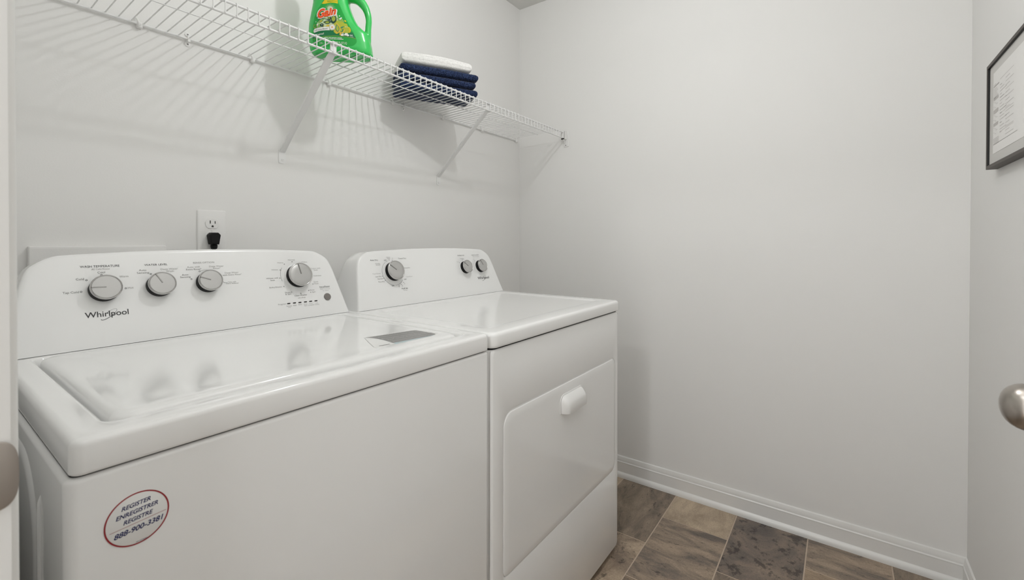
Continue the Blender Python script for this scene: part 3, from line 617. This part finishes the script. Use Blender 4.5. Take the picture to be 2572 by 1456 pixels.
# ------------------------------------------------------------------ outlet, plug, utility box cover
oc = thing('wall_outlet', 'white duplex wall outlet above the washing machine with a black plug in it', 'outlet', (0.4263, 0, 1.138))
L = []
for ins, y in ((0, -0.0002), (0.0, -0.0025), (0.002, -0.0048), (0.005, -0.0056)):
    L.append([(x, y, z) for x, z in rrect(0.3905+ins, 0.4625-ins, 1.0775+ins, 1.1985-ins, 0.004, 4)])
G().loft(L).obj('faceplate', M['plastic'], oc, angle=25)
def recept(zc):
    pts = []
    for i in range(40):
        a = 2*math.pi*i/40; pts.append((0.4263+0.0168*math.cos(a), zc+max(-0.0140, min(0.0140, 0.0168*math.sin(a)))))
    G().loft([[(0.4263+(x-0.4263)*s_, y, zc+(z-zc)*s_) for x, z in pts] for y, s_ in ((-0.0050, 1.02), (-0.0066, 1.02), (-0.0072, 0.97))]).obj('receptacle', M['plastic'], oc, angle=30)
    if zc > 1.13:
        q = G(); q.box(0.4200, 0.4222, -0.00745, -0.0071, zc-0.0005, zc+0.0082); q.box(0.4322, 0.4342, -0.00745, -0.0071, zc-0.0005, zc+0.0068)
        q.add([(0.4268+0.0026*math.cos(a), -0.00742, zc-0.0078+0.0026*math.sin(a)) for a in [math.radians(18*i) for i in range(11)]]+[(0.4242, -0.00742, zc-0.0102), (0.4294, -0.00742, zc-0.0102)], [tuple(range(13))])
        q.obj('receptacle_slots', M['slot'], oc, smooth=False)
recept(1.1612); recept(1.1235)
f = place((0.4263, -0.0056, 1.1423), (1, 0, 0), (0, 0, 1), (0, -1, 0)); G().loft(lathe([(0.0034, 0), (0.003, 0.0008), (0.001, 0.001)], 14, f)).obj('screw', M['plastic'], oc)
pg = thing('power_plug', 'black angled power plug with its cord in the lower outlet socket', 'plug', (0.4240, -0.02, 1.118))
L = []
for y, s_ in ((-0.0073, 0.90), (-0.011, 0.98), (-0.028, 1.0), (-0.0345, 0.97), (-0.0365, 0.88)):
    o_ = [(-0.0075, 0.0165), (0.0075, 0.0165), (0.0130, 0.0105), (0.0132, 0.0085), (0.0100, -0.0120), (0.0092, -0.0165), (-0.0092, -0.0165), (-0.0100, -0.0120), (-0.0132, 0.0085), (-0.0130, 0.0105)]
    L.append([(0.4240+x*s_, y, 1.1190+z*s_) for x, z in o_])
G().loft(L).obj('plug_body', M['rubber'], pg, angle=40)
g = G()
for zz in (1.1005, 1.0965): g.loft(rbox(0.4168, 0.4312, -0.0315, -0.0155, zz-0.0025, zz+0.001, 0.003, 0.0008, n=3))
g.box(0.4185, 0.4295, -0.030, -0.017, 1.090, 1.103); g.obj('strain_relief', M['rubber'], pg, angle=40)
g = G(); g.tube([(0.424, -0.0235, 1.094), (0.424, -0.0240, 1.06), (0.426, -0.030, 1.00), (0.432, -0.045, 0.90), (0.44, -0.06, 0.80), (0.44, -0.07, 0.70)], 0.0045, 10); g.obj('cord', M['rubber'], pg)
ub = thing('utility_box_cover', 'flat white plastic box cover on the wall behind the washing machine', 'box cover', (0.1935, 0, 0.99))
L = []
for ins, y in ((0, -0.0003), (0.0, -0.014), (0.0015, -0.0165), (0.004, -0.0172)):
    L.append([(x, y, z) for x, z in rrect(0.0700+ins, 0.3170-ins, 0.86+ins, 1.1005-ins, 0.003, 3)])
G().loft(L).obj('cover_plate', M['wall'], ub, angle=30)

# ------------------------------------------------------------------ detergent bottle
BC = Vector((0.709, -0.2045, 1.6672)); BW = Vector((0.643, -0.766, 0)).normalized(); BN = Vector((-BW.y*-1, 0, 0)); BN = Vector((-0.766, -0.643, 0)).normalized()
bt = thing('detergent_bottle', 'green laundry detergent bottle with a looped handle standing on the wire shelf', 'detergent bottle', BC)
BP = lambda u, d, z: BC+BW*u+BN*d+Vector((0, 0, z))
prof = [(0.0, -.074, .072, .032), (.0015, -.0815, .0800, .038), (.006, -.0885, .0862, .0425), (.016, -.0938, .0868, .0450), (.040, -.0968, .0835, .0455), (.067, -.0978, .0765, .0450), (.080, -.0973, .0640, .0440), (.093, -.0962, .0495, .0430), (.110, -.0932, .0385, .0415),
        (.126, -.0903, .0310, .0400), (.142, -.0872, .0245, .0385), (.160, -.0842, .0185, .0370), (.176, -.0850, .0170, .0360), (.195, -.0760, .0230, .0340), (.210, -.0620, .0190, .0300), (.222, -.0500, .0030, .0250), (.238, -.0470, -.0030, .0225)]
zs = np.linspace(0, .238, 60); A = np.array(prof); L = []
for z in zs:
    uL, uR, dp_ = (np.interp(z, A[:, 0], A[:, i]) for i in (1, 2, 3)); c = (uL+uR)/2; hw = (uR-uL)/2; ex = 2/3.0 if z < .2 else 2/2.2
    L.append([BP(c+hw*math.copysign(abs(math.cos(a))**ex, math.cos(a)), dp_*math.copysign(abs(math.sin(a))**ex, math.sin(a)), z) for a in [2*math.pi*j/72 for j in range(72)]])
g = G().loft(L)
hp = catmull([(.062, .030), (.0705, .0457), (.0735, .066), (.0746, .0905), (.0762, .1159), (.0719, .1396), (.0622, .160), (.0432, .1800), (.0184, .187), (-.004, .186)], 5)
hr = np.interp(np.linspace(0, 1, len(hp)), [0, .11, .22, .33, .44, .55, .66, .77, .88, 1], [.012, .0115, .0095, .0088, .0088, .0100, .0120, .0150, .0170, .017])
L = []
for i, (u, z) in enumerate(hp):
    a, b = hp[max(i-1, 0)], hp[min(i+1, len(hp)-1)]; t = Vector((b[0]-a[0], b[1]-a[1])).normalized(); nn = Vector((-t.y, t.x)); r = hr[i]
    L.append([BP(u+nn.x*r*math.cos(q), r*1.3*math.sin(q), z+nn.y*r*math.cos(q)) for q in [2*math.pi*j/24 for j in range(24)]])
g.loft(L)
tmp = mesh_obj('tmpbottle', g.v, g.f, M['bottle'])
md = tmp.modifiers.new('r', 'REMESH'); md.mode = 'VOXEL'; md.voxel_size = 0.0020; md.use_smooth_shade = True
md = tmp.modifiers.new('s', 'SMOOTH'); md.factor = 0.5; md.iterations = 7
me = bpy.data.meshes.new_from_object(tmp.evaluated_get(bpy.context.evaluated_depsgraph_get()))
bv = [tuple(v.co) for v in me.vertices]; bf = [tuple(p.vertices) for p in me.polygons]
bpy.data.objects.remove(tmp); bpy.data.meshes.remove(me)
body = mesh_obj('bottle_body', bv, bf, M['bottle'], bt, angle=180)
f = place(BP(-.025, 0, .236), BW, BN, (0, 0, 1))
L = []
for i in range(24*2+1): pass
def capring(r, h, rib): return [f(((r+(0.0007 if j % 2 and rib else 0))*math.cos(2*math.pi*j/64), (r+(0.0007 if j % 2 and rib else 0))*math.sin(2*math.pi*j/64), h)) for j in range(64)]
G().loft([capring(.0290, 0, 0), capring(.0300, .002, 1), capring(.0290, .036, 1), capring(.0270, .043, 0), capring(.022, .0475, 0), capring(.012, .049, 0)]).obj('bottle_cap', M['cap'], bt, angle=50)
tree = BVHTree.FromPolygons([Vector(v) for v in bv], bf)
def unit(x, y): return (0.0001416*x-0.0000003*y-0.1042, 0.1517-0.0001444*y+0.0000048*x)
def A_(x, y): return unit(161.8+x*0.4445, y*0.4445)
def B_(x, y): return unit(161.8+x*0.3775, 485.4+y*0.3775)
def surf(u, z, lift):
    o_ = BP(u, 0.2, z); hit = tree.ray_cast(o_, -BN, 0.25)
    if hit[0] is None: return BP(u, 0.03, z)
    return hit[0]+BN*lift
def lab(name, col, polys, layer, mp, cut=0.0045):
    """print on the bottle: flat outlines subdivided, then laid on the bottle's surface"""
    bm = bmesh.new()
    for v, fs in polys:
        vs = [bm.verts.new((*mp(*p), 0)) for p in v]
        for q in fs:
            try: bm.faces.new([vs[i] for i in q])
            except ValueError: pass
    bmesh.ops.triangulate(bm, faces=bm.faces[:])
    if cut:
        for _ in range(6):
            es = [e for e in bm.edges if e.calc_length() > cut]
            if not es: break
            bmesh.ops.subdivide_edges(bm, edges=es, cuts=1); bmesh.ops.triangulate(bm, faces=bm.faces[:])
    vv = [surf(v.co.x, v.co.y, 0.0004+0.00022*layer) for v in bm.verts]; bm.verts.index_update()
    ff = [tuple(v.index for v in q.verts) for q in bm.faces]; bm.free()
    return mesh_obj(name, vv, ff, LAB[col], body, smooth=True, angle=180)
def poly(pts): return (pts, [tuple(range(len(pts)))])
def almond(x0, y0, x1, y1, wd, n=9):
    dx, dy = x1-x0, y1-y0; L_ = math.hypot(dx, dy); nx, ny = -dy/L_, dx/L_
    a = [(x0+dx*t+nx*wd*math.sin(math.pi*t**0.8), y0+dy*t+ny*wd*math.sin(math.pi*t**0.8)) for t in [i/n for i in range(n+1)]]
    b = [(x0+dx*t-nx*wd*math.sin(math.pi*t**0.8), y0+dy*t-ny*wd*math.sin(math.pi*t**0.8)) for t in [i/n for i in range(n-1, 0, -1)]]
    return poly(a+b)
def stroke(pts, wd):
    v = []; f_ = []
    for i, p in enumerate(pts):
        a, b = pts[max(i-1, 0)], pts[min(i+1, len(pts)-1)]; L_ = math.hypot(b[0]-a[0], b[1]-a[1]) or 1; nx, ny = -(b[1]-a[1])/L_*wd/2, (b[0]-a[0])/L_*wd/2
        v += [(p[0]+nx, p[1]+ny), (p[0]-nx, p[1]-ny)]
    for i in range(len(pts)-1): f_.append((2*i, 2*i+1, 2*i+3, 2*i+2))
    return v, f_
def scallop(cx, cy, r, k_, amp, n=60): return poly([(cx+(r+amp*math.cos(k_*t))*math.cos(t), cy+(r+amp*math.cos(k_*t))*math.sin(t)) for t in [2*math.pi*i/n for i in range(n)]])
lab('front_label', 'base', [poly([(470, -190), (430, -60), (385, 60), (330, 140), (280, 230), (240, 330), (212, 450), (197, 560), (190, 680), (188, 800), (200, 880), (240, 930), (330, 955), (700, 960), (950, 950), (1040, 930), (1090, 880), (1098, 830), (1085, 780), (1030, 670), (960, 545), (880, 400), (800, 230), (740, 100), (712, 40), (700, -40), (690, -190)])], 0, unit)
lab('label_band', 'band', [poly([(190, 715), (250, 662), (400, 640), (600, 634), (800, 652), (1020, 668), (1085, 785), (900, 762), (700, 743), (480, 745), (190, 790)])], 1, unit)
lab('label_line', 'leaf', [stroke([(192, 795), (480, 748), (700, 745), (900, 764), (1084, 790)], 6)], 2, unit)
lab('label_banner', 'yellow', [poly([(720, -330), (600, 0), (490, 150), (560, 162), (640, 160), (780, 130), (900, 112), (1060, 108), (1220, 135), (1205, 0), (1180, -330)])], 1, A_)
rays = []
for i in range(17):
    a = math.radians(-4+188*i/16); r0, r1 = 95, 250+50*((i*7) % 3)/2
    rays.append(poly([(880+r0*math.cos(a+.07), 370-r0*math.sin(a+.07)*.9), (880+r1*math.cos(a), 370-r1*math.sin(a)*.9), (880+r0*math.cos(a-.07), 370-r0*math.sin(a-.07)*.9)]))
lab('label_sunburst', 'pale', rays+[disc2d(880, 380, 120, 105)], 1, A_)
lab('label_foliage', 'pale', [poly([(300, 1290), (290, 1080), (380, 930), (520, 850), (700, 770), (900, 700), (1200, 640), (1250, 800), (1300, 1000), (1000, 1200), (860, 1280)])], 1, A_)
lab('label_foliage', 'sage', [poly([(320, 1290), (340, 1150), (420, 1080), (470, 1260)]), almond(330, 1060, 640, 880, 70), poly([(1190, 830), (1330, 830), (1500, 930), (1560, 1040), (1300, 1010)])], 2, A_)
lab('label_blossom', 'lime', [poly([(1080, 1060), (1180, 960), (1330, 950), (1480, 1010), (1540, 1080), (1660, 1100), (1700, 1190), (1700, 1230), (1790, 1260), (1850, 1380), (1840, 1500), (1700, 1560), (1500, 1540), (1380, 1560), (1250, 1500), (1150, 1560), (1080, 1500), (1060, 1250)])], 2, A_)
lab('label_blossom', 'gold', [almond(1290, 1560, 1200, 1060, 140), almond(1330, 1520, 1600, 1400, 90), poly([(690, 1240), (760, 1170), (850, 1150), (890, 1240)]), disc2d(1220, 1520, 65), disc2d(1385, 1600, 48, 52)], 3, A_)
lab('label_blossom', 'teal', [almond(1270, 1500, 1200, 1130, 95), almond(1380, 1500, 1530, 1370, 62), almond(1370, 1330, 1560, 1230, 34)], 4, A_)
lab('label_blossom', 'lime', [almond(1265, 1470, 1225, 1175, 58), almond(1370, 1480, 1470, 1390, 40)], 5, A_)
lab('label_leaves', 'leafdark', [almond(1048, 1115, 1085, 650, 132), almond(900, 940, 830, 700, 72), almond(930, 1055, 585, 1035, 80), disc2d(525, 1170, 88, 78), stroke([(340, 1000), (400, 920), (500, 868), (640, 865), (780, 915), (900, 990), (1045, 1110)], 22), stroke([(760, 880), (900, 960), (1040, 1100)], 14), stroke([(280, 1170), (300, 1290)], 22), stroke([(560, 1180), (590, 1250)], 40)], 4, A_)
lab('label_leaves', 'leaf', [almond(1050, 1020, 1070, 710, 88), almond(868, 895, 845, 780, 32), almond(880, 1050, 660, 1045, 48)], 5, A_)
lab('label_leaves', 'gold', [almond(450, 1030, 530, 945, 30), disc2d(620, 1215, 25)], 5, A_)
lab('label_dots', 'white', [disc2d(1318, 742, 28, n=12), disc2d(1400, 838, 36, n=12), disc2d(1352, 880, 40, n=12), disc2d(245, 1005, 20, n=12), disc2d(318, 1150, 38, n=12), disc2d(530, 1160, 20, n=10), disc2d(1610, 1258, 18, n=10), disc2d(1675, 1258, 18, n=10)], 5, A_)
lab('label_dots', 'yellow', [disc2d(1440, 915, 22, n=12), almond(1540, 930, 1630, 1010, 32), disc2d(1740, 1290, 28, n=12), disc2d(1795, 1355, 34, n=12), disc2d(1815, 1430, 36, n=12), disc2d(1790, 1500, 30, n=12)], 5, A_)
lab('label_curl', 'lime', [ring2d(205, 1200, 62, 82, 20, -60, 250, 1.15)], 4, A_)
lab('label_ribbon', 'white', [poly([(150, 400), (160, 330), (190, 285), (260, 258), (500, 226), (800, 208), (1010, 205), (1060, 390), (850, 388), (600, 400), (400, 425), (260, 465), (210, 478), (165, 455)])], 5, B_)
lab('label_daisy', 'white', [scallop(1185, 225, 140, 12, 16)], 6, B_); lab('label_daisy', 'cream', [ring2d(1185, 225, 150, 172, 28)], 5, B_); lab('label_daisy', 'daisy', [disc2d(1185, 225, 50)], 7, B_)
def labtext(name, col, s_, x0, x1, yb0, yb1, cap, layer, mp, cap1=None, **k):
    v, fs = text2d(s_, **k); a = min(p[0] for p in v); b = max(p[0] for p in v); out = []
    for p in v:
        t = (p[0]-a)/(b-a); cc = cap+((cap1 or cap)-cap)*t; out.append((x0+(x1-x0)*t, yb0+(yb1-yb0)*t-p[1]/0.70*cc))
    return lab(name, col, [(out, fs)], layer, mp, 0.0)
labtext('brand_lettering', 'white', 'Gain', 275, 1215, 862, 672, 425, 6, A_, cap1=365, shear=.18, offset=.085)
labtext('brand_lettering', 'orange', 'Gain', 325, 1165, 850, 655, 400, 8, A_, cap1=345, shear=.18, offset=.04)
labtext('label_lettering', 'leafdark', '+Aroma Boost', 215, 950, 400, 318, 82, 6, B_, shear=.2)
labtext('label_lettering', 'white', 'Original', 165, 730, 668, 590, 92, 3, B_, offset=.01)
labtext('label_lettering', 'white', '64', 2140, 2268, 680, 690, 78, 3, B_, offset=.02); labtext('label_lettering', 'white', 'LOADS', 2140, 2310, 742, 760, 36, 3, B_)
labtext('label_lettering', 'white', '2.95 L', 490, 700, 1118, 1105, 100, 3, B_); labtext('label_lettering', 'white', '3.11 QT / 100 FL OZ LIQ', 960, 1975, 1080, 1145, 118, 3, B_)
labtext('label_lettering', 'base', 'MORE EN PLUS', 745, 1165, 48, 50, 44, 3, A_, offset=.01); labtext('label_lettering', 'base', 'IN MORE', 755, 930, 95, 92, 24, 3, A_)
lab('label_small_print', 'white', [poly([(x, y), (x+w_, y+w_*.03), (x+w_, y+w_*.03+30), (x, y+30)]) for x, y, w_ in ((800, 752, 160), (985, 760, 150), (1150, 770, 280), (1460, 785, 250), (860, 830, 180), (1060, 836, 190), (1270, 845, 130), (1420, 850, 60), (1500, 855, 290))], 3, B_)
lab('label_pictograms', 'white', [poly([(1652, 590), (1700, 570), (1730, 600), (1800, 560), (1800, 690), (1652, 690)]), disc2d(1752, 545, 26), disc2d(1940, 600, 90, 66), disc2d(1880, 635, 60, 40), disc2d(2020, 655, 78, 48)], 3, B_)

# ------------------------------------------------------------------ folded towels
TD = Vector((0.877, -0.480, 0)).normalized(); TN = Vector((-0.480, -0.877, 0)).normalized(); TC0 = Vector((1.145, -0.148, 0))
def towel(name, label, mkey, z0, z1, x0, x1, d0, d1, seed, sag=0.0, lobes=1, amp=0.0011, group=None, cat='towel'):
    """a folded towel: rounded fold to the front, loose edges behind; pile as fine relief"""
    nr, nl = 84, 190; g = G(); L = []; hh = (z1-z0)/2; zc = (z0+z1)/2
    for i in range(nl+1):
        s_ = i/nl; x = x0+(x1-x0)*s_
        endt = min(s_, 1-s_)*(x1-x0); er = 0.014
        e = 1.0 if endt > er else math.sqrt(max(0.0, 1-((er-endt)/er)**2))*0.55+0.45
        wob = 0.004*noise.noise((s_*3+seed, seed*2.3, 0)); sg = sag*(2*abs(s_-0.42))**2-0.0004*noise.noise((s_*5, seed, 1))
        row = []
        for j in range(nr):
            a = 2*math.pi*j/nr; ca, sa = math.cos(a), math.sin(a)
            dx = (d1-d0)/2; px = math.copysign(abs(ca)**0.30, ca); pz = math.copysign(abs(sa)**0.62, sa)
            if lobes > 1: px += 0.018*abs(math.sin((pz+1)/2*math.pi*lobes))-0.012
            d = (d0+d1)/2+dx*px*(1-0.06*(1-e))+wob*(1 if ca > 0 else 0.4); z = zc+hh*pz*e-sg*max(0.0, (pz+1)/2)
            p = TC0+TD*x+TN*d; p.z = z
            nrm = (TN*ca+Vector((0, 0, sa))); k_ = noise.noise((x*330, a*16+seed*5, seed)); k2 = 0.5*math.sin(j*math.pi/1.0)
            disp = amp*(k_+0.6*(1 if j % 2 else -1)*(0.6+0.8*noise.noise((x*120, j*.7, seed))))
            row.append(p+nrm*disp)
        L.append(row)
    # taper the two ends shut
    for idx in (0, -1):
        c = sum(L[idx], Vector())/nr; q = L[idx]; ext = TD*(0.003 if idx == -1 else -0.003)
        new = [c+(p-c)*0.55+ext for p in q]
        if idx == 0: L.insert(0, new)
        else: L.append(new)
    g.loft(L); o = g.obj(name, M[mkey], None, angle=180)
    o['label'] = label; o['category'] = cat
    if group: o['group'] = group
    return o
zt = zdeck(-0.2)+0.0030
towel('folded_towel', 'folded navy blue towel at the bottom of the stack, lying on the wire shelf', 'navy', zt, zt+0.031, -0.148, 0.150, -0.072, 0.078, 1.3, 0.0, group='navy towels on the shelf')
towel('folded_towel', 'folded navy blue towel in the middle of the three navy ones', 'navy', zt+0.0324, zt+0.0604, -0.150, 0.142, -0.070, 0.080, 4.1, 0.001, group='navy towels on the shelf')
towel('folded_towel', 'folded navy blue towel on top of the navy ones, directly under the white towel', 'navy', zt+0.0622, zt+0.0936, -0.146, 0.153, -0.072, 0.079, 7.7, 0.002, group='navy towels on the shelf')
towel('folded_towel', 'fluffy white folded towel on top of the navy towel stack', 'whitetowel', zt+0.0946, zt+0.1408, -0.142, 0.128, -0.070, 0.076, 2.9, 0.007, lobes=3, amp=0.0008)

# ------------------------------------------------------------------ framed document on the front wall
PX0, PX1, PZ0, PZ1, PY = 1.262, 1.6205, 1.3045, 1.5780, -1.742
pf = thing('picture_frame', 'dark bronze picture frame holding a printed sheet on the wall by the door', 'picture frame', ((PX0+PX1)/2, -D, (PZ0+PZ1)/2))
def fr(ins, y): return [(x, y, z) for x, z in ((PX1-ins, PZ1-ins), (PX0+ins, PZ1-ins), (PX0+ins, PZ0+ins), (PX1-ins, PZ0+ins))]
G().loft([fr(0, -D+0.0005), fr(0, PY-0.0006), fr(0.0006, PY), fr(0.0082, PY), fr(0.0086, PY-0.0004), fr(0.0086, PY-0.0062)], False, False).obj('frame', M['frame'], pf, smooth=False)
G().loft([fr(0.0080, PY-0.0008), fr(0.0090, PY-0.0008), fr(0.0092, PY-0.0054)], False, False).obj('frame_lining', M['frameblack'], pf, smooth=False)
G().box(PX0+0.004, PX1-0.004, -D+0.001, PY-0.0052, PZ0+0.004, PZ1-0.004).obj('backing_board', M['mount'], pf, smooth=False)
sx0, sx1, sz0, sz1 = 1.309, 1.5765, 1.3392, 1.5462; PS = PY-0.0047
sheet = G().box(sx0, sx1, PS-0.0004, PS, sz0, sz1).obj('printed_sheet', M['paper'], pf, smooth=False)
g, g2 = G(), G()
def bar(gg, x0, x1, z, h): gg.add([(x0, PS+0.0003, z), (x1, PS+0.0003, z), (x1, PS+0.0003, z+h), (x0, PS+0.0003, z+h)], [(0, 1, 2, 3)])
# the sheet is read from the room: its left edge is at larger x
X = lambda t: sx1-0.0035-t
bar(g, X(.050), X(.001), 1.5085, .0022); bar(g2, X(.024), X(.001), 1.5135, .0012)
for i in range(7): bar(g2, X(.030+.006*(i % 3)), X(.001), 1.5035-.0040*i, .0009)
for i, z in enumerate((1.4740, 1.4400, 1.4080)):
    bar(g2, X(.044), X(.001), z, .0075 if i != 1 else .0095)
    for j in range(5): bar(g2, X(.012+.013*(j % 3)), X(.002+.011*(j % 3)), z-.0042-.0040*j, .0009)
for i in range(6): bar(g, X(.052), X(.001), 1.3760-.0030*i, .0007)
bar(g, X(.200), X(.001), 1.3560+.0055, .0009)
for i in range(16):
    bar(g if i % 4 == 0 else g2, X(.075+.02*(i % 3)), X(.058), 1.5000-.0078*i, .0012)
    bar(g2, X(.140+.03*(i % 2)), X(.105), 1.5050-.0090*i, .0010)
bar(g2, X(.170), X(.058), 1.5150, .0007); bar(g2, X(.170), X(.058), 1.4300, .0007); bar(g2, X(.170), X(.058), 1.3850, .0007)
g.obj('printed_lines', M['paperink'], sheet, smooth=False); g2.obj('printed_bars', M['papergrey'], sheet, smooth=False)

# ------------------------------------------------------------------ light fixtures (overhead, just out of the frame)
def fixture(name, label, x, y):
    t = thing(name, label, 'ceiling light', (x, y, H)); f = place((x, y, H), (1, 0, 0), (0, 1, 0), (0, 0, -1))
    G().loft(lathe([(0.075, 0.0002), (0.075, 0.012), (0.060, 0.022), (0.022, 0.026), (0.020, 0.075)], 32, f)).obj('canopy', M['plastic'], t)
fixture('ceiling_lamp', 'white ceiling lamp over the middle of the laundry room', 0.868, -0.868)
fixture('ceiling_lamp', 'white ceiling lamp in the hallway outside the doorway', -0.97, -1.06)
